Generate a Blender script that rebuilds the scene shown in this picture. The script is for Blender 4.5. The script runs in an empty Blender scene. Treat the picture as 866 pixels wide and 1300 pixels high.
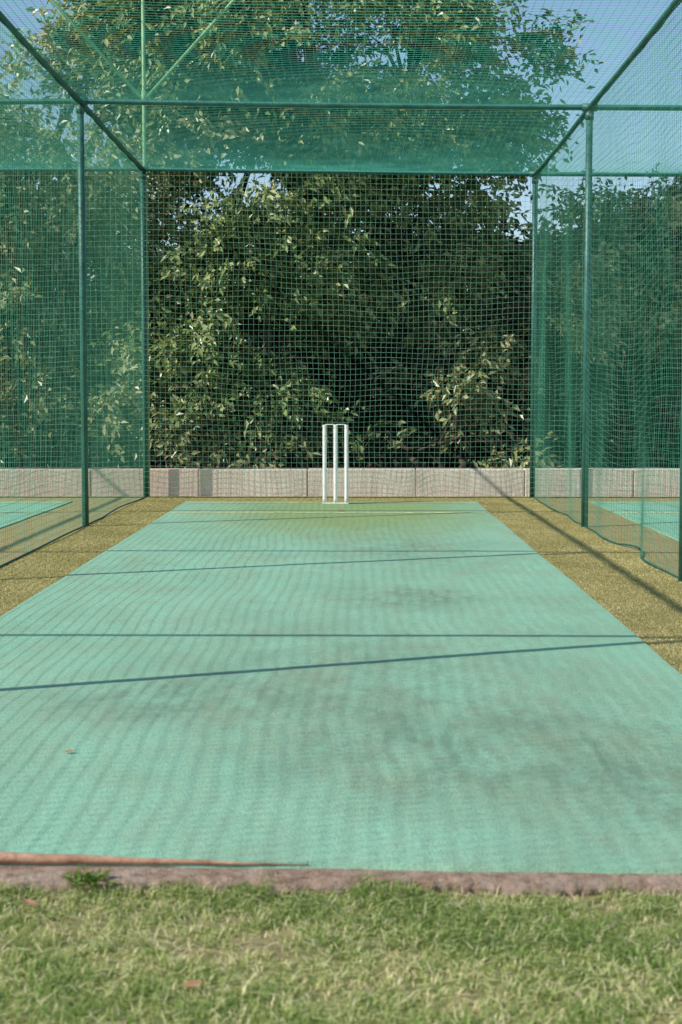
import bpy, bmesh, math, random
import numpy as np
from mathutils import Vector, noise, Matrix
random.seed(7); rng = np.random.default_rng(11)
scene = bpy.context.scene
col = scene.collection

# ------------------------------------------------------------------ helpers
def mesh_np(name, V, F, attrs=None, smooth=False):
    V = np.asarray(V, dtype=np.float32); F = np.asarray(F, dtype=np.int32)
    k = F.shape[1]
    me = bpy.data.meshes.new(name)
    me.vertices.add(len(V)); me.vertices.foreach_set('co', V.ravel())
    me.loops.add(F.size); me.loops.foreach_set('vertex_index', F.ravel())
    me.polygons.add(len(F)); me.polygons.foreach_set('loop_start', np.arange(0, F.size, k, dtype=np.int32))
    me.update(calc_edges=True)
    me.polygons.foreach_set('use_smooth', np.full(len(F), smooth))
    if attrs:
        for n, a in attrs.items():
            at = me.attributes.new(n, 'FLOAT', 'POINT'); at.data.foreach_set('value', np.asarray(a, dtype=np.float32))
    return me
def link(name, me, m, parent=None, loc=None):
    o = bpy.data.objects.new(name, me); col.objects.link(o)
    if m and len(me.materials) == 0: me.materials.append(m)
    if parent: o.parent = parent
    if loc: o.location = loc
    return o
def empty(name, loc, label=None, cat=None, group=None):
    o = bpy.data.objects.new(name, None); col.objects.link(o); o.location = loc
    o.empty_display_size = .1
    tag(o, label, cat, group); return o
def tag(o, label=None, cat=None, group=None, kind=None):
    if label: o['label'] = label
    if cat: o['category'] = cat
    if group: o['group'] = group
    if kind: o['kind'] = kind
    return o
def tube(bm, pts, radii, sides=12, caps=True):
    pts = [Vector(p) for p in pts]
    if not hasattr(radii, '__len__'): radii = [radii]*len(pts)
    rings = []; ref = None
    for i, p in enumerate(pts):
        d = (pts[min(i+1, len(pts)-1)] - pts[max(i-1, 0)]).normalized()
        if ref is None:
            ref = Vector((1, 0, 0)) if abs(d.x) < .8 else Vector((0, 1, 0))
        a = (ref - d*ref.dot(d))
        if a.length < 1e-3: a = d.orthogonal()
        a.normalize(); b = d.cross(a); ref = a
        rings.append([bm.verts.new(p + (a*math.cos(t) + b*math.sin(t))*radii[i]) for t in [2*math.pi*k/sides for k in range(sides)]])
    for r0, r1 in zip(rings, rings[1:]):
        for k in range(sides):
            f = bm.faces.new((r0[k], r0[(k+1) % sides], r1[(k+1) % sides], r1[k])); f.smooth = True
    if caps:
        bm.faces.new(rings[0][::-1]); bm.faces.new(rings[-1])
def box(bm, x0, x1, y0, y1, z0, z1, bev=0.0, seg=1):
    r = bmesh.ops.create_cube(bm, size=1, matrix=Matrix.Translation(((x0+x1)/2, (y0+y1)/2, (z0+z1)/2)) @ Matrix.Diagonal((x1-x0, y1-y0, z1-z0, 1)))
    if bev:
        es = list({e for v in r['verts'] for e in v.link_edges})
        bmesh.ops.bevel(bm, geom=es, offset=bev, segments=seg, affect='EDGES', profile=.5)
def bm_obj(name, bm, m, parent=None, loc=None):
    me = bpy.data.meshes.new(name); bm.to_mesh(me); bm.free()
    return link(name, me, m, parent, loc)

# ------------------------------------------------------------------ materials
class NT:
    def __init__(s, name):
        s.m = bpy.data.materials.new(name); s.m.use_nodes = True
        s.t = s.m.node_tree; s.t.nodes.clear()
        s.out = s.n('ShaderNodeOutputMaterial'); s.b = s.n('ShaderNodeBsdfPrincipled')
        s.l(s.b.outputs[0], s.out.inputs['Surface'])
    def n(s, ty, **kw):
        nd = s.t.nodes.new(ty)
        for k, v in kw.items(): setattr(nd, k, v)
        return nd
    def l(s, a, b): s.t.links.new(a, b)
    def coord(s, scale=(1, 1, 1)):
        tc = s.n('ShaderNodeTexCoord'); mp = s.n('ShaderNodeMapping'); mp.inputs['Scale'].default_value = scale
        s.l(tc.outputs['Object'], mp.inputs[0]); return mp.outputs[0]
    def noise(s, sc, det=4, rough=.55, vec=None, dist=0):
        nd = s.n('ShaderNodeTexNoise'); nd.inputs['Scale'].default_value = sc; nd.inputs['Detail'].default_value = det
        nd.inputs['Roughness'].default_value = rough; nd.inputs['Distortion'].default_value = dist
        if vec is None: vec = s.coord()
        s.l(vec, nd.inputs['Vector']); return nd.outputs['Fac']
    def ramp(s, fac, stops):
        r = s.n('ShaderNodeValToRGB'); e = r.color_ramp.elements
        while len(e) < len(stops): e.new(.5)
        for el, (p, c) in zip(e, stops):
            el.position = p; el.color = (c, c, c, 1) if not hasattr(c, '__len__') else (*c, 1)
        s.l(fac, r.inputs[0]); return r.outputs['Color']
    def mix(s, fac, a, b, mode='MIX'):
        m = s.n('ShaderNodeMix', data_type='RGBA', blend_type=mode)
        for sock, v in ((m.inputs['Factor'], fac), (m.inputs['A'], a), (m.inputs['B'], b)):
            if isinstance(v, bpy.types.NodeSocket): s.l(v, sock)
            elif hasattr(v, '__len__'): sock.default_value = (*v, 1)
            else: sock.default_value = v
        return m.outputs['Result']
    def math(s, op, a, b=None):
        m = s.n('ShaderNodeMath', operation=op)
        for i, v in enumerate((a, b)):
            if v is None: continue
            if isinstance(v, bpy.types.NodeSocket): s.l(v, m.inputs[i])
            else: m.inputs[i].default_value = v
        return m.outputs[0]
    def base(s, c, rough=.7, spec=.3):
        if isinstance(c, bpy.types.NodeSocket): s.l(c, s.b.inputs['Base Color'])
        else: s.b.inputs['Base Color'].default_value = (*c, 1)
        s.b.inputs['Roughness'].default_value = rough; s.b.inputs['Specular IOR Level'].default_value = spec
    def bump(s, h, strength=.4, dist=.01):
        b = s.n('ShaderNodeBump'); b.inputs['Strength'].default_value = strength; b.inputs['Distance'].default_value = dist
        s.l(h, b.inputs['Height']); s.l(b.outputs[0], s.b.inputs['Normal'])

def simple(name, c1, c2, sc=8, rough=.6, spec=.3, bump=0):
    t = NT(name); f = t.noise(sc); t.base(t.ramp(f, [(.35, c1), (.65, c2)]), rough, spec)
    if bump: t.bump(t.noise(sc*8), bump, .005)
    return t.m

M = {}
M['net'] = simple('net_twine', (.05, .26, .165), (.11, .38, .25), 3, .6, .3)
M['roofnet'] = simple('bright_net_twine', (.04, .30, .215), (.08, .42, .31), 3, .6, .3)
M['backnet'] = simple('sunlit_net_twine', (.10, .28, .19), (.18, .40, .28), 3, .6, .3)  # paler twine copy: sunlit look of the back net put into its colour
M['rope'] = simple('net_rope', (.012, .08, .06), (.025, .13, .10), 20, .7, .2)
M['steel'] = simple('green_painted_steel', (.018, .09, .072), (.042, .15, .122), 9, .45, .5, .3)
M['mast'] = simple('pale_green_painted_steel', (.15, .31, .13), (.24, .42, .20), 6, .45, .4, .1)
M['bolt'] = simple('galvanised_bolt', (.15, .17, .15), (.3, .32, .3), 30, .45, .5)
M['stump'] = simple('worn_white_paint', (.82, .81, .78), (.92, .92, .89), 9, .4, .4, .1)
M['bark'] = simple('tree_bark', (.025, .02, .014), (.09, .07, .05), 9, .9, .1, .6)

def leafmat(name, dark, mid, light, rough=.42, tr_f=.22, spec=.6):
    t = NT(name); a = t.n('ShaderNodeAttribute', attribute_name='tone')
    c = t.ramp(a.outputs['Fac'], [(0, dark), (.55, mid), (1, light)])
    t.base(c, rough, spec)
    tr = t.n('ShaderNodeBsdfTranslucent'); mx = t.n('ShaderNodeMixShader'); mx.inputs[0].default_value = tr_f
    t.l(t.mix(1.0, c, (1.4, 1.5, .6), 'MULTIPLY'), tr.inputs[0])
    t.l(t.b.outputs[0], mx.inputs[1]); t.l(tr.outputs[0], mx.inputs[2]); t.l(mx.outputs[0], t.out.inputs['Surface'])
    return t.m
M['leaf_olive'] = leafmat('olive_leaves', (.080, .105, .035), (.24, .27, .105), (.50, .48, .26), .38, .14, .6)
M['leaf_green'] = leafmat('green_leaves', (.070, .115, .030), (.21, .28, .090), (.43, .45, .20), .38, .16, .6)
M['leaf_dark'] = leafmat('shade_dark_leaves', (.020, .034, .012), (.058, .084, .030), (.22, .24, .10), .38, .12, .6)  # shade of the deep foliage put into a darker leaf colour
M['grass'] = leafmat('grass_blades', (.16, .26, .055), (.38, .46, .15), (.82, .72, .47), .55, .3, .4)

def carpet(name, c1, c2, main=True):
    t = NT(name); tc = t.n('ShaderNodeTexCoord').outputs['Object']
    lon = t.coord((1, .45, 1))
    big = t.noise(.55, 5, .6, tc); med = t.noise(2.3, 6, .65, lon); fine = t.noise(260, 2, .6, tc)
    c = t.mix(t.ramp(big, [(.3, 0), (.7, 1)]), c1, c2)
    c = t.mix(t.math('MULTIPLY', t.ramp(t.noise(3.1, 6, .7, lon), [(.45, 0), (.7, 1)]), .3), c, (.42, .63, .47))
    stain = t.ramp(med, [(.48, 0), (.66, 1)])
    if main:
        def spot(x, y, rx, ry):
            mp = t.n('ShaderNodeMapping'); mp.vector_type = 'POINT'
            mp.inputs['Scale'].default_value = (1/rx, 1/ry, 0); mp.inputs['Location'].default_value = (-(x-CX)/rx, -y/ry, 0)
            t.l(tc, mp.inputs[0]); g = t.n('ShaderNodeTexGradient', gradient_type='SPHERICAL'); t.l(mp.outputs[0], g.inputs[0]); return g.outputs['Fac']
        w = None
        for a in SPOTS:
            s = t.math('MULTIPLY', spot(*a[:4]), a[4]); w = s if w is None else t.math('ADD', w, s)
        w = t.math('MINIMUM', w, 1.0)
        mask = t.math('MULTIPLY', t.ramp(t.noise(7.5, 12, .86, lon), [(.45, 0), (.57, 1)]), w)
        soft = t.math('MULTIPLY', t.ramp(t.noise(2.8, 6, .7, lon), [(.38, .05), (.58, 1)]), w)
        c = t.mix(t.math('MULTIPLY', soft, .36), c, (.20, .215, .15))
        c = t.mix(t.math('MULTIPLY', mask, .50), c, (.145, .155, .11))
        warm = t.math('MULTIPLY', t.ramp(t.noise(3.4, 10, .82, lon), [(.44, 0), (.62, 1)]), .5)
        c = t.mix(warm, c, (.37, .405, .27))
        crease = t.math('MULTIPLY', spot(-.05, 12.6, 1.5, 3.0), t.ramp(t.noise(4, 5, .7, tc), [(.25, .5), (.7, 1)]))
        c = t.mix(t.math('MINIMUM', t.math('MULTIPLY', crease, 1.7), .8), c, (.33, .40, .11))
        sc = t.ramp(t.noise(11, 3, .5, t.coord((1, .12, 1)), 0), [(.66, 0), (.70, 1)])
        c = t.mix(t.math('MULTIPLY', t.math('MULTIPLY', sc, w), .35), c, (.10, .15, .11))
    c = t.mix(t.math('MULTIPLY', stain, .25), c, (.20, .33, .23))
    dust = t.ramp(t.noise(38, 3, .8, tc), [(.58, 0), (.8, 1)])
    c = t.mix(t.math('MULTIPLY', dust, .5), c, (.58, .67, .54))
    grit = t.ramp(t.noise(95, 4, .85, tc), [(.40, 1), (.50, 0)])
    c = t.mix(t.math('MULTIPLY', grit, .40), c, (.13, .27, .19))
    spk = t.ramp(t.noise(22, 4, .9, tc), [(.30, 1), (.36, 0)])
    c = t.mix(t.math('MULTIPLY', spk, .35), c, (.15, .20, .14))
    c = t.mix(t.math('MULTIPLY', t.ramp(fine, [(.35, 0), (.65, 1)]), .36), c, (.13, .30, .21))
    t.base(c, .95, .05); t.bump(fine, .8, .004)
    return t.m
CX = (-1.54+1.14)/2
SPOTS = [(.42, 4.0, .90, .80, 2.0), (-.45, 4.6, .75, .5, 1.7), (.25, 7.1, .5, .6, 1.6), (.0, 5.6, 1.1, 1.2, .6), (.35, 9.5, .7, 1.8, .9), (.80, 3.6, .5, .7, 1.4), (-.2, 11.6, .8, 1.2, .8), (.1, 4.9, 1.2, .9, .6)]
M['mat'] = carpet('worn_green_carpet', (.32, .605, .42), (.37, .66, .475))
M['mat2'] = carpet('green_carpet', (.28, .56, .39), (.32, .62, .44), False)
t = NT('olive_brown_artificial_turf'); tc = t.coord()
f1 = t.noise(3, 5, .7, tc); f2 = t.noise(150, 3, .7, tc); f3 = t.noise(45, 3, .7, tc)
c = t.mix(t.ramp(f1, [(.35, 0), (.65, 1)]), (.36, .31, .14), (.46, .39, .19))
c = t.mix(t.math('MULTIPLY', t.ramp(f2, [(.4, 0), (.62, 1)]), .6), c, (.20, .18, .075))
c = t.mix(t.math('MULTIPLY', t.ramp(f3, [(.5, 0), (.7, 1)]), .4), c, (.54, .47, .26))
t.base(c, .9, .1); t.bump(f2, .8, .008); M['turf'] = t.m
M['pile'] = leafmat('turf_pile_fibre', (.29, .26, .10), (.54, .47, .21), (.76, .66, .38), .7, .2, .2)
t = NT('pinkish_concrete'); tc = t.coord()
c = t.mix(t.ramp(t.noise(6, 6, .7, tc), [(.35, 0), (.65, 1)]), (.58, .37, .27), (.78, .61, .48))
c = t.mix(t.math('MULTIPLY', t.ramp(t.noise(22, 6, .85, tc), [(.46, 0), (.60, 1)]), .7), c, (.30, .19, .12))
c = t.mix(t.math('MULTIPLY', t.ramp(t.noise(50, 4, .85, tc), [(.56, 0), (.68, 1)]), .7), c, (.84, .74, .62))
t.base(c, .9, .15); t.bump(t.noise(40, 6, .8, tc), 1, .03); M['conc'] = t.m
t = NT('weathered_block'); tc = t.coord()
c = t.mix(t.ramp(t.noise(2.2, 6, .7, tc), [(.3, 0), (.7, 1)]), (.74, .61, .49), (.90, .81, .69))
st = t.noise(4, 6, .75, t.coord((3, 3, .7)))
c = t.mix(t.math('MULTIPLY', t.ramp(st, [(.5, 0), (.72, 1)]), .45), c, (.40, .31, .24))
c = t.mix(t.math('MULTIPLY', t.ramp(t.noise(45, 5, .8, tc), [(.52, 0), (.7, 1)]), .35), c, (.44, .35, .28))
pk = t.n('ShaderNodeSeparateXYZ'); t.l(tc, pk.inputs[0])
c = t.mix(t.math('MULTIPLY', t.ramp(t.math('MULTIPLY', t.math('ADD', pk.outputs[0], 1.2), -1.4), [(0, 0), (1, 1)]), .5), c, (.66, .42, .34))
t.base(c, .9, .15); t.bump(t.noise(35, 6, .8, tc), .6, .01); M['block'] = t.m
M['hem'] = simple('rusty_brown_hem', (.26, .12, .07), (.56, .33, .22), 14, .8, .2, .6)
t = NT('worn_cream_paint'); tc = t.coord()
c = t.mix(t.ramp(t.noise(14, 5, .8, tc), [(.42, 0), (.6, 1)]), (.36, .50, .26), (.82, .80, .48)); t.base(c, .9, .1); M['crease'] = t.m
t = NT('lawn_soil'); tc = t.coord()
c = t.mix(t.ramp(t.noise(5, 6, .7, tc), [(.4, 0), (.6, 1)]), (.24, .29, .09), (.42, .34, .18))
c = t.mix(t.math('MULTIPLY', t.noise(90, 4, .8, tc), .5), c, (.46, .41, .21))
t.base(c, .95, .1); t.bump(t.noise(60, 6, .8, tc), .8, .02); M['soil'] = t.m
t = NT('leaf_litter'); tc = t.coord()
c = t.mix(t.ramp(t.noise(9, 6, .8, tc), [(.4, 0), (.6, 1)]), (.03, .025, .015), (.10, .075, .04)); t.base(c, .95, .1); t.bump(t.noise(30, 6, .8, tc), 1, .03); M['litter'] = t.m
M['deadleaf'] = simple('dry_brown_leaf', (.32, .15, .08), (.52, .29, .18), 30, .6, .3)

# ------------------------------------------------------------------ dimensions
XL, XR = -2.00, 1.73; W = XR-XL
XS = [XL-W, XL, XR, XR+W]
YS = [1.15, 4.47, 7.80, 11.15, 14.42]
Y0, Y1 = 1.25, 14.42
def H(x):
    t_ = min(max((x-XL)/W, 0), 1); return 3.120 - .050*t_
LAWN = -.030

# ------------------------------------------------------------------ ground, slab, turf, mats
def sheet(name, x0, x1, y0, y1, z, m, nx=1, ny=1, f=None, loc=(0, 0, 0)):
    xs = np.linspace(x0, x1, nx+1); ys = np.linspace(y0, y1, ny+1)
    V = [(x, y, z + (f(x, y) if f else 0)) for y in ys for x in xs]
    F = [(j*(nx+1)+i, j*(nx+1)+i+1, (j+1)*(nx+1)+i+1, (j+1)*(nx+1)+i) for j in range(ny) for i in range(nx)]
    return link(name, mesh_np(name, V, F, smooth=True), m)
tag(sheet('ground', -300, 300, -60, 600, LAWN, M['soil']), 'grassy earth ground around and behind the practice nets', 'ground', kind='structure')
tag(sheet('leaf_litter', -14, 14, 14.9, 34, LAWN+.006, M['litter']), 'dark leaf litter on the ground under the trees', 'ground', kind='structure')
EDGE = 2.936
def lip(x):
    return noise.noise(Vector((x*4, 0, 0)))*.026 + noise.noise(Vector((x*17, 3, 0)))*.014 + noise.noise(Vector((x*60, 9, 0)))*.006
bm = bmesh.new(); xs = np.linspace(XS[0]-.4, XS[3]+.4, 2600); rows = []
for x in xs:
    l = lip(x)
    prof = [(EDGE+l+.012, -.25), (EDGE+l+.004, -.03), (EDGE+l, -.018+.005*noise.noise(Vector((x*30, 1, 4)))), (EDGE+l+.010, -.006), (EDGE+.022+l*.4, -.002+.004*noise.noise(Vector((x*22, 6, 1)))), (3.00, 0), (3.2, 0), (15.3, 0), (15.3, -.25)]
    rows.append([bm.verts.new((x, y, z)) for y, z in prof])
for a, b in zip(rows, rows[1:]):
    for k in range(len(a)-1): bm.faces.new((a[k], b[k], b[k+1], a[k+1])).smooth = k < 5
tag(bm_obj('concrete_slab', bm, M['conc']), 'pinkish brown concrete slab edge between the mat and the lawn', 'slab', kind='structure')
tag(sheet('artificial_turf', XS[0]-.3, XS[3]+.3, 3.08, 14.60, .004, M['turf']), 'olive brown artificial turf beside and behind the green mats', 'turf', kind='structure')

def matz(x, y):
    return .002*noise.noise(Vector((x*1.3, y*1.1, 2))) + .0008*noise.noise(Vector((x*5, y*4, 7)))
def front(u, x, cx): return 3.066 - .095*u + .008*noise.noise(Vector((x*4+cx, 0, 0)))
def build_mat(cx, m, label, main=False):
    root = empty('pitch_mat', (cx, 0, 0), label, 'mat')
    nx, ny = 60, 160; V = []; F = []
    for j in range(ny+1):
        for i in range(nx+1):
            u = i/nx; x = -1.34 + 2.68*u
            yf = front(u, x, cx)
            y = yf + (13.78-yf)*j/ny
            xx = x + (.006*noise.noise(Vector((y*1.5, cx, i*.01))) if i in (0, nx) else 0)
            V.append((xx, y, .013 + matz(x+cx, y)))
    o_ = nx+1
    F = [(j*o_+i, j*o_+i+1, (j+1)*o_+i+1, (j+1)*o_+i) for j in range(ny) for i in range(nx)]
    ring = [i for i in range(nx+1)] + [j*o_+nx for j in range(1, ny+1)] + [ny*o_+i for i in range(nx-1, -1, -1)] + [j*o_ for j in range(ny-1, 0, -1)]
    b0 = len(V); V += [(V[k][0], V[k][1]-(.006 if V[k][1] < 3.3 else 0), -.002) for k in ring]
    n = len(ring)
    F += [(ring[(k+1) % n], ring[k], b0+k, b0+(k+1) % n) for k in range(n)]
    link('carpet', mesh_np('carpet', V, F, smooth=False), m, root)
    def strip(y, w, name):
        xs = np.linspace(-1.30, 1.30, 60); VV = []
        for x in xs:
            for s in (-.5, .5): VV.append((x, y + s*w, .0155 + matz(x+cx, y)))
        FF = [(2*i, 2*i+2, 2*i+3, 2*i+1) for i in range(len(xs)-1)]
        link(name, mesh_np(name, VV, FF), M['crease'], root)
    strip(12.40, .075, 'crease_line')
    strip(13.52, .045, 'crease_line')
    if main:
        bm = bmesh.new(); pts = []; rad = []; N_ = 200
        for i in range(N_):
            q = i/(N_-1); x = -1.34 + 1.45*q
            pts.append((x, front(x/2.68+.5, x, cx) - .005 + .003*noise.noise(Vector((x*11, 2, 1))), .009 + .010*(1-q)**.8 + .003*noise.noise(Vector((x*6, 5, 1)))))
            rad.append(max(.0010, .0135*min(1, (1-q)*2.0)**.9 + .0025*noise.noise(Vector((x*14, 2, 2)))*(1-q)))
        tube(bm, pts, rad, 10); bm_obj('hem', bm, M['hem'], root)['label'] = 'rusty brown rolled edge of the mat'
    return root
build_mat(CX, M['mat'], 'long worn green pitch mat with dark scuffs in the centre bay under the stumps', True)
build_mat(CX-W, M['mat2'], 'green pitch mat in the bay beyond the left side net')
build_mat(CX+W, M['mat2'], 'green pitch mat in the bay beyond the right side net')

# ------------------------------------------------------------------ block wall
bm = bmesh.new()
x = .62 - 1.065*9
while x < 9.5:
    dz = random.uniform(-.004, .004); dy = random.uniform(-.004, .004)
    box(bm, x+.005, x+1.06, 14.66+dy, 14.88+dy, -.10, .265+dz, .008, 2); x += 1.065
box(bm, .62-1.065*9, x, 14.68, 14.86, -.10, .245)
tag(bm_obj('block_wall', bm, M['block']), 'low wall of long pale weathered concrete blocks behind the nets', 'wall')

# ------------------------------------------------------------------ nets
CELL = .050
def prisms(P0, P1, r):
    P0 = np.asarray(P0); P1 = np.asarray(P1); d = P1-P0; d /= np.linalg.norm(d, axis=1)[:, None]
    ref = np.where(np.abs(d[:, :1]) < .8, np.array([[1., 0, 0]]), np.array([[0, 1., 0]]))
    a = np.cross(d, ref); a /= np.linalg.norm(a, axis=1)[:, None]; b = np.cross(d, a)
    vs = []
    for P in (P0, P1):
        for k in range(3):
            t_ = 2*math.pi*k/3; vs.append(P + r*(a*math.cos(t_)+b*math.sin(t_)))
    V = np.stack(vs, 1).reshape(-1, 3); n = len(P0); base = (np.arange(n)*6)[:, None]
    F = np.concatenate([base + np.array([[0, 1, 4, 3]]), base + np.array([[1, 2, 5, 4]]), base + np.array([[2, 0, 3, 5]])])
    return V, F
def netmesh(name, fn, nu, nv, r=.00125):
    u = np.linspace(0, 1, nu+1); v = np.linspace(0, 1, nv+1)
    U, Vv = np.meshgrid(u, v, indexing='ij'); P = fn(U, Vv)
    a0 = P[:-1].reshape(-1, 3); a1 = P[1:].reshape(-1, 3); b0 = P[:, :-1].reshape(-1, 3); b1 = P[:, 1:].reshape(-1, 3)
    V, F = prisms(np.concatenate([a0, b0]), np.concatenate([a1, b1]), r)
    return mesh_np(name, V, F)
def ropes(fn, edges, r, n, parent):
    for (ua, va, ub, vb) in edges:
        U = np.linspace(ua, ub, n); Vv = np.linspace(va, vb, n); P = fn(U, Vv)
        bm = bmesh.new(); tube(bm, [tuple(p) for p in P], r, 6); bm_obj('border_rope', bm, M['rope'], parent)
def smooth_noise(U, Vv, seed, comps=7, fu=(1, 9), fv=(.3, 3)):
    r = np.random.default_rng(seed); s = 0
    for k in range(comps):
        a = r.uniform(*fu); b = r.uniform(*fv)*r.choice([-1, 1]); ph = r.uniform(0, 6.28)
        s = s + np.sin(a*U*2*math.pi + b*Vv*2*math.pi + ph)/comps**.5
    return s
LY = Y1-Y0
def bayfrac(yy):
    bay = np.zeros_like(yy)
    for a, b in zip(YS, YS[1:]):
        mk = (yy >= a-1e-6) & (yy <= b+1e-6); bay = np.where(mk, (yy-a)/(b-a), bay)
    return bay
def side_fn(seed, h, amp, sag, jit, fmax):
    def fn(U, Vv):
        y = U*LY; z = Vv*h
        bay = bayfrac(y+Y0)
        E = np.abs(np.sin(math.pi*bay))**.6
        hang = (1-Vv)**.7
        xo = E*(.15+.85*hang)*amp*smooth_noise(U, Vv, seed, 8, (1, fmax), (.1, 1.0))
        yo = jit*smooth_noise(U, Vv, seed+1, 6, (4, 14), (.3, 2))*(1-Vv)**.3
        zo = -sag*E*np.sin(math.pi*Vv)*(1+.5*smooth_noise(U, Vv, seed+2, 6, (2, 10), (.2, 1.2))) - .015*Vv*np.abs(np.sin(math.pi*bay*6))
        zz = np.maximum(z+zo+.004, .010 + .01*np.abs(xo)/amp)
        return np.stack([xo, y-LY/2+yo, zz], -1)
    return fn
labels_side = ['green side net hanging on the outer side of the left bay', 'green side net left of the centre mat, hung from the left rail', 'green side net right of the centre mat, hung from the right rail', 'green side net hanging on the outer side of the right bay']
cache = {}
for i, x in enumerate(XS):
    root = empty('side_net', (x, (Y0+Y1)/2, 0), labels_side[i], 'net', 'side nets between the batting bays')
    key = (5, 31)[i >= 2]; h = H(x) - .01
    fn = side_fn(key, h, *((.009, .02, .0015, 5), (.034, .15, .006, 10))[i >= 2])
    if key not in cache: cache[key] = netmesh('netting', fn, int(LY/CELL), int(h/CELL), (.00125, .00105)[i >= 2])
    link('netting', cache[key], M['net'], root)
    ropes(fn, [(0, 0, 1, 0), (0, 1, 1, 1)], .006, 200, root)
    ropes(fn, [(0, 0, 0, 1)], .002, 60, root)
def roof_fn(xa, seed):
    ha, hb = H(xa), H(xa+W)
    def fn(U, Vv):
        y = U*LY; x = Vv*W; bay = bayfrac(y+Y0)
        S = np.sin(math.pi*Vv); B = np.abs(np.sin(math.pi*bay))
        z = ha + (hb-ha)*Vv + .012 - .06*S*B - .015*B + .004*S*B*smooth_noise(U, Vv, seed, 7, (2, 8), (.5, 2))
        yo = .002*S*smooth_noise(U, Vv, seed+1, 6, (2, 7), (.5, 2)); xo = .002*B*S*smooth_noise(U, Vv, seed+2, 6, (2, 8), (.5, 2))
        return np.stack([x+xo, y+yo, z], -1)
    return fn
labels_roof = ['green roof net over the bay left of the centre mat', 'green roof net stretched over the centre bay above the stumps', 'green roof net over the bay right of the centre mat']
labels_back = ['green back net closing the bay left of the tall mast', 'square-meshed green back net directly behind the white stumps', 'green back net closing the bay at the right edge']
for i in range(3):
    xa = XS[i]
    fn = roof_fn(xa, 50+i*7)
    root = empty('roof_net', (xa, Y0, 0), labels_roof[i], 'net', 'roof nets over the batting bays')
    link('netting', netmesh('netting', fn, int(LY/CELL), int(W/CELL), .00135), M['roofnet'], root)
    ropes(fn, [(0, 0, 0, 1)], .002, 100, root); ropes(fn, [(1, 0, 1, 1)], .005, 100, root)
    ha, hb = H(xa), H(xa+W)
    def bfn(U, Vv, ha=ha, hb=hb, s=90+i*5):
        x = U*W; h = ha+(hb-ha)*U; S = np.sin(math.pi*U)
        return np.stack([x+.012*S*smooth_noise(U, Vv, s, 6, (.5, 4), (.5, 4)), .05*S*(1-Vv)**.5*smooth_noise(U, Vv, s+1, 6, (1, 5), (.3, 1.5))*.6, np.maximum(Vv*h - .035*S*np.sin(math.pi*Vv)+.012*smooth_noise(U, Vv, s+2, 6, (1, 6), (.5, 3))*np.sin(math.pi*Vv), .008)], -1)
    root = empty('back_net', (xa, Y1-.045, 0), labels_back[i], 'net', 'back nets closing the batting bays')
    link('netting', netmesh('netting', bfn, int(W/CELL), int(3.08/CELL), .00140), M['backnet'], root)
    ropes(bfn, [(0, 0, 1, 0), (0, 1, 1, 1)], .006, 100, root)

# ------------------------------------------------------------------ cage frame
frame = empty('cage_frame', (0, 0, 0), 'dark green tubular steel frame of posts, crossbars and rails holding the nets', 'frame')
for i, x in enumerate(XS):
    for j, y in enumerate(YS):
        bm = bmesh.new(); h = H(x); tube(bm, [(0, 0, -.1), (0, 0, h*.5), (0, 0, h+.01)], .0255, 18)
        p = bm_obj('post', bm, M['steel'], frame, (x, y, 0))
        bm = bmesh.new(); tube(bm, [(0, 0, h-.075), (0, 0, h-.02)], .032, 18)
        bm_obj('collar', bm, M['steel'], p)
        bm = bmesh.new(); tube(bm, [(-.055, 0, h+.012), (.055, 0, h+.012)], .029, 14)
        bm_obj('clamp', bm, M['steel'], p)
        for s in (-1, 1):
            bm = bmesh.new(); tube(bm, [(0, s*.031, h-.048), (0, s*.044, h-.048)], .008, 6); bm_obj('bolt', bm, M['bolt'], p)
for j, y in enumerate(YS):
    r = .0205 if j else .004  # front bar out of view, added as thin wire so its shadow stays faint
    bm = bmesh.new()
    pts = []
    for a, b in zip(XS, XS[1:]):
        for q in range(8): pts.append((a+(b-a)*q/8, y, H(a+(b-a)*q/8)+.012-(.008*math.sin(math.pi*q/8))))
    pts.append((XS[-1], y, H(XS[-1])+.012))
    tube(bm, pts, r, 16); bm_obj('crossbar' if j else 'unseen_wire', bm, M['steel'], frame)
for x in XS:
    bm = bmesh.new(); pts = []
    for a, b in zip(YS, YS[1:]):
        for q in range(6): pts.append((x, a+(b-a)*q/6, H(x)+.012-.010*math.sin(math.pi*q/6)))
    pts.append((x, YS[-1], H(x)+.012)); tube(bm, pts, .0195, 16); bm_obj('rail', bm, M['steel'], frame)

# ------------------------------------------------------------------ tall mast with V braces
mast = empty('tall_mast', (XL+.0, 14.56, 0), 'tall pale green steel mast with two raised diagonal braces at the back left post', 'mast')
bm = bmesh.new()
tube(bm, [(0, 0, -.05), (0, 0, 2.9), (0, 0, 7.0)], [.021, .019, .018], 16); bm_obj('pole', bm, M['mast'], mast)
for s, dx in ((-1, 1.75), (1, 1.72)):
    bm = bmesh.new(); tube(bm, [(s*.02, 0, 3.82), (s*dx, 0, 3.82+dx*1.07)], .017, 12); bm_obj('brace', bm, M['mast'], mast)
bm = bmesh.new(); tube(bm, [(0, 0, 3.76), (0, 0, 3.89)], .026, 14); bm_obj('collar', bm, M['mast'], mast)
bm = bmesh.new(); tube(bm, [(-1.85, 0, 5.75), (1.85, 0, 5.75)], .017, 12); bm_obj('top_rail', bm, M['mast'], mast)

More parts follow.
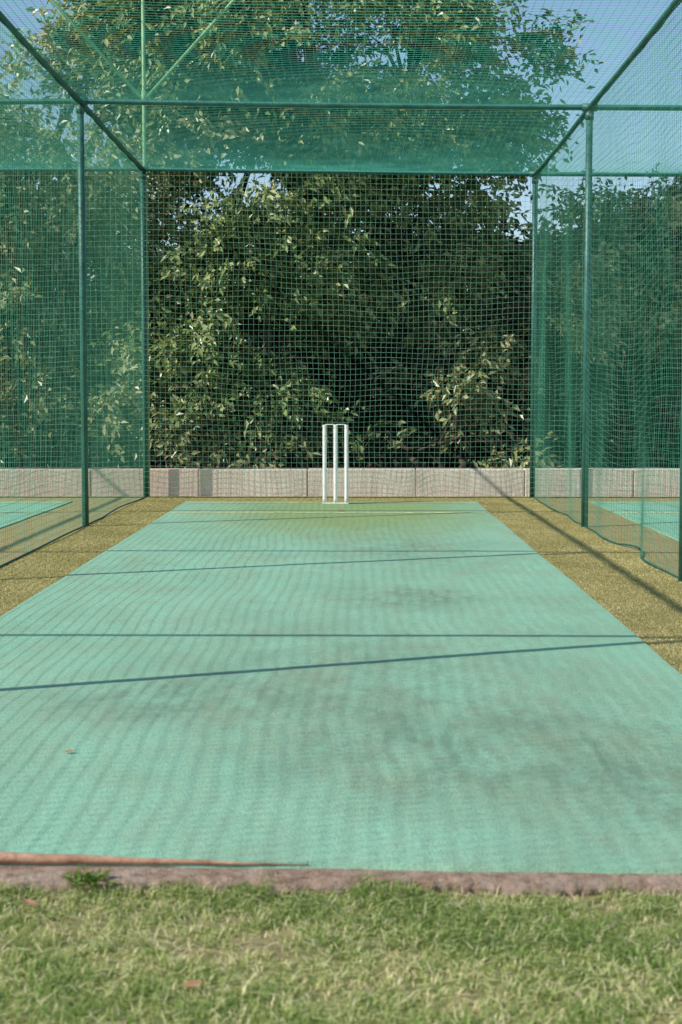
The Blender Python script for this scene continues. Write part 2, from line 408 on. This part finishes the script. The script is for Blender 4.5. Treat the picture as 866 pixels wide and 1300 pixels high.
# ------------------------------------------------------------------ stumps
st = empty('stump_set', (-.155, 13.42, .014), 'white free-standing cricket stumps with a base bar on the far end of the mat', 'stumps')
def stump_bm():
    bm = bmesh.new()
    tube(bm, [(0, 0, .012), (0, 0, .05), (0, 0, .60), (0, 0, .672), (0, 0, .680), (0, 0, .686), (0, 0, .706), (0, 0, .709)], [.0175, .0175, .0178, .0178, .0160, .0178, .0178, .0160], 18)
    return bm
for dx in (-.098, 0, .098):
    s = bm_obj('stump', stump_bm(), M['stump'], st, (dx, 0, 0))
bm = bmesh.new(); box(bm, -.118, .118, -.018, .018, 0, .012, .003, 2); bm_obj('base_bar', bm, M['stump'], st)
for dx in (-.049, .049):
    bm = bmesh.new()
    tube(bm, [(-.047, 0, .712), (-.035, 0, .712), (-.03, 0, .712), (0, 0, .712), (.03, 0, .712), (.035, 0, .712), (.047, 0, .712)], [.0025, .003, .004, .0045, .004, .003, .0025], 10)
    bm_obj('bail', bm, M['stump'], st, (dx, 0, 0))

# ------------------------------------------------------------------ leaves and trees
def leafmesh(name, C, D, N, L, Wd, tone):
    D = D/np.linalg.norm(D, axis=1)[:, None]
    S = np.cross(D, N); S /= (np.linalg.norm(S, axis=1)[:, None]+1e-9); N2 = np.cross(S, D)
    L = L[:, None]; Wd = Wd[:, None]
    b = C; tip = C + D*L - N2*L*.12; m1 = C + D*L*.45 + S*Wd*.5 + N2*Wd*.14; m2 = C + D*L*.45 - S*Wd*.5 + N2*Wd*.14
    V = np.stack([b, m1, tip, m2], 1).reshape(-1, 3); base = (np.arange(len(C))*4)[:, None]
    F = np.concatenate([base+np.array([[0, 1, 2]]), base+np.array([[0, 2, 3]])])
    return mesh_np(name, V, F, {'tone': np.repeat(tone, 4)})
def crown(lobes, per, leaf, seed, thr=-.08, csize=(.22, .42), nscale=.75, keep=None, wr=.46, flat=.40):
    r = np.random.default_rng(seed); Cs = []; Ds = []; Ns = []; Ls = []; Ws = []; T = []; cents = []
    for (cx, cy, cz, rx, ry, rz, n) in lobes:
        k = 0; tries = 0
        while k < n and tries < n*20:
            tries += 1
            v = r.normal(size=3); v /= np.linalg.norm(v); q = r.uniform(.15, 1)**.45
            p = np.array([cx+v[0]*rx*q, cy+v[1]*ry*q, cz+v[2]*rz*q])
            if p[2] < .12: continue
            if noise.noise(Vector(p*nscale)+Vector((seed, 0, 0))) < thr: continue
            if keep and not keep(p): continue
            k += 1; cents.append((p, v))
            m = int(per*r.uniform(.6, 1.4)); cs = r.uniform(*csize)
            nt_ = 6; tw = v*np.array([1, 1, .35]) + r.normal(size=(nt_, 3))*.65; tw[:, 2] = tw[:, 2]*.5 - .12
            tw /= np.linalg.norm(tw, axis=1)[:, None]
            ti = r.integers(0, nt_, m); al = r.uniform(-.1, 1, m)[:, None]
            drop = np.zeros((m, 3)); drop[:, 2] = -.25*cs*al[:, 0]**2
            start = p + r.normal(size=(nt_, 3))*cs*np.array([.40, .40, .30])
            Cs.append(start[ti] + tw[ti]*al*cs*1.25 + drop + r.normal(size=(m, 3))*cs*.10)
            d = tw[ti]*.9 + r.normal(size=(m, 3))*.62; d[:, 2] -= .25
            nn = np.array([-.55, -.60, .75]) + r.normal(size=(m, 3))*flat + r.normal(size=3)*.22
            Ds.append(d); Ns.append(nn); Ls.append(leaf*r.uniform(.6, 1.25, m)); Ws.append(leaf*wr*r.uniform(.75, 1.2, m))
            ct = r.uniform(.1, .8); T.append(np.clip(ct + r.normal(size=m)*.18, 0, 1))
    return np.concatenate(Cs), np.concatenate(Ds), np.concatenate(Ns), np.concatenate(Ls), np.concatenate(Ws), np.concatenate(T), cents
def tree(name, loc, lobes, per, leaf, seed, m, label, r0=.16, keep=None, thr=-.08, stems=1, group='trees behind the nets', csize=(.22, .42), nscale=.75):
    root = empty(name, loc, label, 'tree' if 'tree' in name else 'shrub', group)
    C, D, N, L, Wd, T, cents = crown(lobes, per, leaf, seed, thr, keep=keep, csize=csize, nscale=nscale)
    C = C - np.array(loc)
    link('crown', leafmesh('crown', C, D, N, L, Wd, T), m, root)
    rr = random.Random(seed); bm = bmesh.new(); lo = Vector(loc)
    top = max(l[2] for l in lobes)
    for s in range(stems):
        bx, by = (rr.uniform(-.25, .25), rr.uniform(-.2, .2)) if stems > 1 else (0, 0)
        fork = Vector((bx*2.0+rr.uniform(-.2, .2), by*2, top*.38))
        tube(bm, [(bx, by, -.1), (bx*1.2, by, fork.z*.4), (bx*1.5+.05, by, fork.z*.75), tuple(fork)], [r0*1.35, r0, r0*.9, r0*.8], 10)
        for li, l in enumerate(lobes):
            if li % stems != s: continue
            c = Vector(l[:3])-lo; mid = fork.lerp(c, .5)+Vector((rr.uniform(-.2, .2), rr.uniform(-.2, .2), .15))
            e2 = c+(c-fork)*.15
            tube(bm, [tuple(fork), tuple(mid), tuple(c), tuple(e2)], [r0*.6, r0*.42, r0*.28, r0*.1], 8)
            near = [q for q in cents if (Vector(q[0])-Vector(l[:3])).length < max(l[3:6])]
            for q in near[::3][:26]:
                e = Vector(q[0])-lo; mm = c.lerp(e, .5)+Vector((0, 0, .12))
                tube(bm, [tuple(c), tuple(mm), tuple(e)], [.03, .018, .006], 5, False)
    bm_obj('trunk', bm, M['bark'], root)
    return root
G = LAWN
tree('broadleaf_tree', (-3.9, 18.6, G), [(-3.9, 18.0, 1.7, 2.4, 1.6, 1.6, 210), (-3.4, 17.4, 3.9, 2.2, 1.7, 1.5, 270), (-5.6, 18.2, 3.0, 1.9, 1.6, 1.9, 120), (-2.3, 18.2, 5.7, 1.4, 1.8, 1.4, 120), (-3.0, 16.6, 1.9, 1.5, .8, 1.4, 90)], 115, .106, 21, M['leaf_olive'],
     'large olive green leafy tree behind the left bay and the mast', .17, nscale=.95, thr=.05, csize=(.26, .48), keep=lambda p: not (p[0] < -3.1-.5*math.sin(p[2]*3) and p[2] > 4.2+.4*math.sin(p[0]*4)))
tree('broadleaf_tree', (-.6, 18.3, G), [(-1.3, 16.9, 1.6, 1.4, .9, 1.3, 130), (-1.0, 17.0, 2.9, 1.5, 1.0, .9, 130), (.6, 17.3, 2.7, 1.3, .8, .7, 50), (-.7, 17.3, 4.9, 2.4, 2.2, 1.5, 400), (.6, 17.8, 4.6, 1.65, 1.6, 1.15, 190), (-.8, 17.8, 7.0, 2.2, 2.2, 1.5, 110), (-.9, 16.3, 1.2, 1.0, .4, .8, 30)], 115, .102, 33, M['leaf_green'],
     'tall spreading tree with sunlit crown above the centre bay', .19, nscale=.95, thr=.06, csize=(.26, .48))
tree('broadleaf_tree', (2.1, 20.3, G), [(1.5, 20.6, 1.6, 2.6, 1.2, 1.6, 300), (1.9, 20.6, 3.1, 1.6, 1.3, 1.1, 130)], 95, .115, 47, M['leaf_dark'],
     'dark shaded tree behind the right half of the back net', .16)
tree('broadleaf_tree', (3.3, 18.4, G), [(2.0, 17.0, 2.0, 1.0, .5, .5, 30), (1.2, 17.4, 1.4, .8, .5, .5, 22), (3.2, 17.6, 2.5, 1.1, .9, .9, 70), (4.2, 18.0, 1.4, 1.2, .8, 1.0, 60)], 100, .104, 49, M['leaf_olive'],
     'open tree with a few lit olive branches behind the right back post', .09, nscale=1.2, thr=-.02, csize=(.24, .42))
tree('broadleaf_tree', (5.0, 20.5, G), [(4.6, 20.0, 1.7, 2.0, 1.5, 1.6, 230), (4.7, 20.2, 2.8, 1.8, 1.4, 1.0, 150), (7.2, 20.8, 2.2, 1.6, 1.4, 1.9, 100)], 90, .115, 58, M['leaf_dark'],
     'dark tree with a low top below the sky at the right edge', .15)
SG = 'shrubs behind the block wall'
tree('leafy_shrub', (-1.9, 16.3, G), [(-2.1, 16.2, .65, .7, .5, .55, 34), (-1.5, 16.3, .9, .35, .3, .7, 14), (-1.1, 16.2, .4, .5, .4, .3, 12)], 72, .104, 61, M['leaf_olive'], 'sunlit shrub behind the wall at the foot of the mast', .04, stems=3, group=SG, csize=(.20, .36), thr=-.1)
tree('leafy_shrub', (.95, 16.3, G), [(.6, 16.2, .40, .45, .4, .3, 12), (1.1, 16.2, .60, .5, .4, .5, 17), (1.6, 16.3, .45, .4, .3, .35, 10), (.95, 16.4, .95, .25, .25, .3, 4)], 64, .110, 64, M['leaf_olive'], 'olive shrub with long leaves behind the wall right of the stumps', .04, stems=3, group=SG, csize=(.20, .38), thr=-.1)
tree('leafy_shrub', (-4.6, 16.4, G), [(-4.6, 16.4, .9, 1.3, .6, .8, 60)], 60, .12, 67, M['leaf_olive'], 'low leafy shrub behind the wall at the left edge', .04, stems=3, group=SG, csize=(.18, .3))
for k, (x, lab) in enumerate([(-3.2, 'dark undergrowth bush low behind the wall left of the mast foot shrub'), (-.4, 'dark undergrowth bush low behind the wall directly behind the stumps'), (2.2, 'dark undergrowth bush low behind the wall beside the right back post'), (4.6, 'dark undergrowth bush low behind the wall at the right edge')]):
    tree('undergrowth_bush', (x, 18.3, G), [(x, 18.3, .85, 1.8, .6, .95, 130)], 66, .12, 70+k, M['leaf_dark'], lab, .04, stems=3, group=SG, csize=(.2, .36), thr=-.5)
for k, (x, y, lab) in enumerate([(-6, 27, 'distant dark tree at the far left beyond the olive tree'), (-1, 28, 'distant dark tree seen through gaps in the centre trees'), (4.2, 27.5, 'distant dark tree beyond the right side net')]):
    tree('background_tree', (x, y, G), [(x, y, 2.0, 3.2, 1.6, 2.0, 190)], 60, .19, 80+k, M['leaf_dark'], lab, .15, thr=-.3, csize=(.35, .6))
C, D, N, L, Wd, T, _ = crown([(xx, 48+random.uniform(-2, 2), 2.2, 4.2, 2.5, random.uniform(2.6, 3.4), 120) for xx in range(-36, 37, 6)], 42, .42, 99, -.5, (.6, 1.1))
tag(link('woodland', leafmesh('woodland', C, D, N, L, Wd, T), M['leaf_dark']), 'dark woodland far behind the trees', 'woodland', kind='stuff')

# ------------------------------------------------------------------ grass
def mkblades(x, y, z, h, w, lean, r):
    n = len(x); a = r.uniform(0, 6.283, n)
    C = np.stack([x, y, z], 1)
    dr = np.stack([np.cos(a), np.sin(a), np.zeros(n)], 1); sd = np.stack([-np.sin(a), np.cos(a), np.zeros(n)], 1); up = np.array([[0, 0, 1.]])
    ww = (w*r.uniform(.6, 1.3, n))[:, None]; h1 = h[:, None]
    mid = C + up*h1*.55 + dr*(h*lean*.25)[:, None]; tip = C + up*h1*(1-.25*lean[:, None]) + dr*(h*lean*.8)[:, None]
    V = np.stack([C-sd*ww/2, C+sd*ww/2, mid+sd*ww*.4, mid-sd*ww*.4, tip], 1).reshape(-1, 3); b = (np.arange(n)*5)[:, None]
    F = np.concatenate([b+np.array([[0, 1, 2]]), b+np.array([[0, 2, 3]]), b+np.array([[3, 2, 4]])])
    return V, F
def blades(n, x0, x1, y0, y1, hmin, hmax, w, seed, dens=1, tadd=0, edge=False):
    r = np.random.default_rng(seed)
    x = r.uniform(x0, x1, n); y = r.uniform(y0, y1, n)
    pn = (np.sin(x*5.1+1.3*np.sin(y*7))+np.sin(y*9.3+2*np.sin(x*4.2))+np.sin((x+y)*13+2*np.sin(x*11))+.9*np.sin(x*29+3*np.sin(y*17))+.8*np.sin(y*37+3*np.sin(x*19)))/3.6
    keep = r.uniform(size=n) < (.62+.55*pn)*dens
    if edge: keep &= r.uniform(size=n) < np.clip(.14+.9*(np.sin(x*9+2*np.sin(x*5))*.5+np.sin(x*27)*.4), .03, 1)
    x, y, pn = x[keep], y[keep], pn[keep]; n = len(x)
    h = r.uniform(hmin, hmax, n)*(1+.35*pn); lean = r.uniform(.3, 2.0, n)
    V, F = mkblades(x, y, np.full(n, LAWN-.001), h, w, lean, r)
    tone = np.clip(.44 + tadd - .30*pn + r.normal(size=n)*.25 + (r.uniform(size=n) < .16)*.5, 0, 1)
    return V, F, np.repeat(tone, 5)
parts = [blades(150000, -1.15, 1.15, 1.75, 2.94, .008, .025, .0025, 1), blades(60000, -4, 4, .2, 2.93, .010, .03, .0045, 2), blades(20000, -1.2, 1.2, 2.895, 2.97, .018, .042, .0026, 3, edge=True)]
r = np.random.default_rng(8)
n = 6000; a = r.uniform(0, 6.28, n); Ls = r.uniform(.015, .05, n); C = np.stack([r.uniform(-1.15, 1.15, n), r.uniform(1.8, 2.92, n), LAWN+r.uniform(.004, .02, n)], 1)
dd = np.stack([np.cos(a), np.sin(a), r.normal(size=n)*.2], 1)*Ls[:, None]; sd = np.stack([-np.sin(a), np.cos(a), np.zeros(n)], 1)*.0010
V5 = np.stack([C-sd, C+sd, C+dd*.5+sd, C+dd*.5-sd, C+dd], 1).reshape(-1, 3); b = (np.arange(n)*5)[:, None]
parts.append((V5, np.concatenate([b+np.array([[0, 1, 2]]), b+np.array([[0, 2, 3]]), b+np.array([[3, 2, 4]])]), np.repeat(np.clip(r.normal(size=n)*.15+.9, 0, 1), 5)))
V = []; F = []; T = []; o_ = 0
for v, f, tt in parts:
    V.append(v); F.append(f+o_); T.append(tt); o_ += len(v)
tag(link('grass', mesh_np('grass', np.concatenate(V), np.concatenate(F), {'tone': np.concatenate(T)}), M['grass']), 'short patchy lawn grass in front of the slab', 'grass', kind='stuff')
r = np.random.default_rng(12); xs_ = []; ys_ = []
for (x0, x1, y0, y1, n) in [(XL, -1.545, 5.0, 14.6, 70000), (1.145, XR, 4.4, 14.6, 95000), (-1.545, 1.145, 13.8, 14.6, 14000)]:
    xs_.append(r.uniform(x0, x1, n)); ys_.append(y0+(y1-y0)*r.uniform(0, 1, n)**1.3)
x = np.concatenate(xs_); y = np.concatenate(ys_); n = len(x)
V, F = mkblades(x, y, np.full(n, .003), r.uniform(.005, .010, n), .0040, r.uniform(.2, 1.5, n), r)
tone = np.clip(.45+.18*np.sin(x*7+3*np.sin(y*2.3))*np.sin(y*3.1)+r.normal(size=n)*.22, 0, 1)
tag(link('turf_pile', mesh_np('turf_pile', V, F, {'tone': np.repeat(tone, 5)}), M['pile']), 'short olive yellow pile of the artificial turf strips', 'turf', kind='stuff')
r = np.random.default_rng(5); n = 70
C = np.stack([-.53+r.normal(size=n)*.022, 2.94+r.normal(size=n)*.012, np.full(n, -.015)+r.uniform(0, .02, n)], 1)
D = np.stack([r.normal(size=n), r.normal(size=n), r.uniform(.3, 1.5, n)], 1)
tag(link('weed', leafmesh('weed', C, D, np.tile([[0, 0, 1.]], (n, 1))+r.normal(size=(n, 3))*.3, r.uniform(.02, .045, n), r.uniform(.006, .011, n), r.uniform(.0, .3, n)), M['grass']), 'small green weed growing at the slab edge on the left', 'weed')

# ------------------------------------------------------------------ fallen leaves
def dead_leaf(x, y, z, s, rot, label):
    bm = bmesh.new(); n = 9; L_ = []; R_ = []; Cc = []
    for i in range(n):
        u = i/(n-1); w = math.sin(math.pi*min(u*1.02, 1))**.8*.27*s*(1.1-.4*u) if 0 < u < .98 else 0
        cz = .10*s*(u-.5)**2*2; Cc.append(bm.verts.new((s*(u-.5), 0, cz)))
        L_.append(bm.verts.new((s*(u-.5), w+.0005, cz+.35*w))); R_.append(bm.verts.new((s*(u-.5), -w-.0005, cz+.25*w)))
    for i in range(n-1):
        bm.faces.new((Cc[i], Cc[i+1], L_[i+1], L_[i])); bm.faces.new((R_[i], R_[i+1], Cc[i+1], Cc[i]))
    o = bm_obj('fallen_leaf', bm, M['deadleaf'], None, (x, y, z)); o.rotation_euler = (.12, -.08, rot)
    tag(o, label, 'leaf', 'dry leaves on the ground')
dead_leaf(-.265, 2.42, LAWN+.022, .034, .3, 'dry brown leaf lying in the grass near the bottom left')
dead_leaf(-.62, 2.80, LAWN+.028, .045, 2.3, 'reddish brown leaf in the grass against the slab at the left')
dead_leaf(-.76, 3.95, .018, .028, .2, 'small brown leaf on the left front part of the mat')
dead_leaf(-.10, 12.55, .020, .07, .9, 'tiny brown leaf on the mat just in front of the stumps')

# ------------------------------------------------------------------ light, sky, camera
d = Vector((3.53, 1.50, -3.15))
sun = bpy.data.lights.new('sun', 'SUN'); sun.energy = 5.0; sun.angle = math.radians(.42); sun.color = (1, .955, .86)
so = bpy.data.objects.new('sun', sun); col.objects.link(so); so.rotation_euler = d.to_track_quat('-Z', 'Y').to_euler(); so.location = (-10, -4, 12)
w = bpy.data.worlds.new('World'); scene.world = w; w.use_nodes = True
nt = w.node_tree; bg = nt.nodes['Background']; sky = nt.nodes.new('ShaderNodeTexSky'); sky.sky_type = 'NISHITA'; sky.sun_disc = False
sky.sun_elevation = math.asin(3.15/d.length); sky.sun_rotation = math.atan2(-d.x, -d.y) % (2*math.pi)
sky.dust_density = .6; sky.ozone_density = 2.0; sky.air_density = 1.0
nt.links.new(sky.outputs[0], bg.inputs[0]); bg.inputs[1].default_value = .15
cam = bpy.data.cameras.new('camera'); co = bpy.data.objects.new('camera', cam); col.objects.link(co); scene.camera = co
cam.sensor_fit = 'VERTICAL'; cam.sensor_height = 36; cam.lens = 36*1900/1300
co.location = (0, 0, .965); co.rotation_euler = (math.radians(90-4.364), 0, math.radians(.452))
cam.clip_start = .05; cam.clip_end = 2000
cam.dof.use_dof = True; cam.dof.focus_distance = 13.0; cam.dof.aperture_fstop = 8.0
scene.view_settings.view_transform = 'Standard'; scene.view_settings.look = 'None'; scene.view_settings.exposure = 0
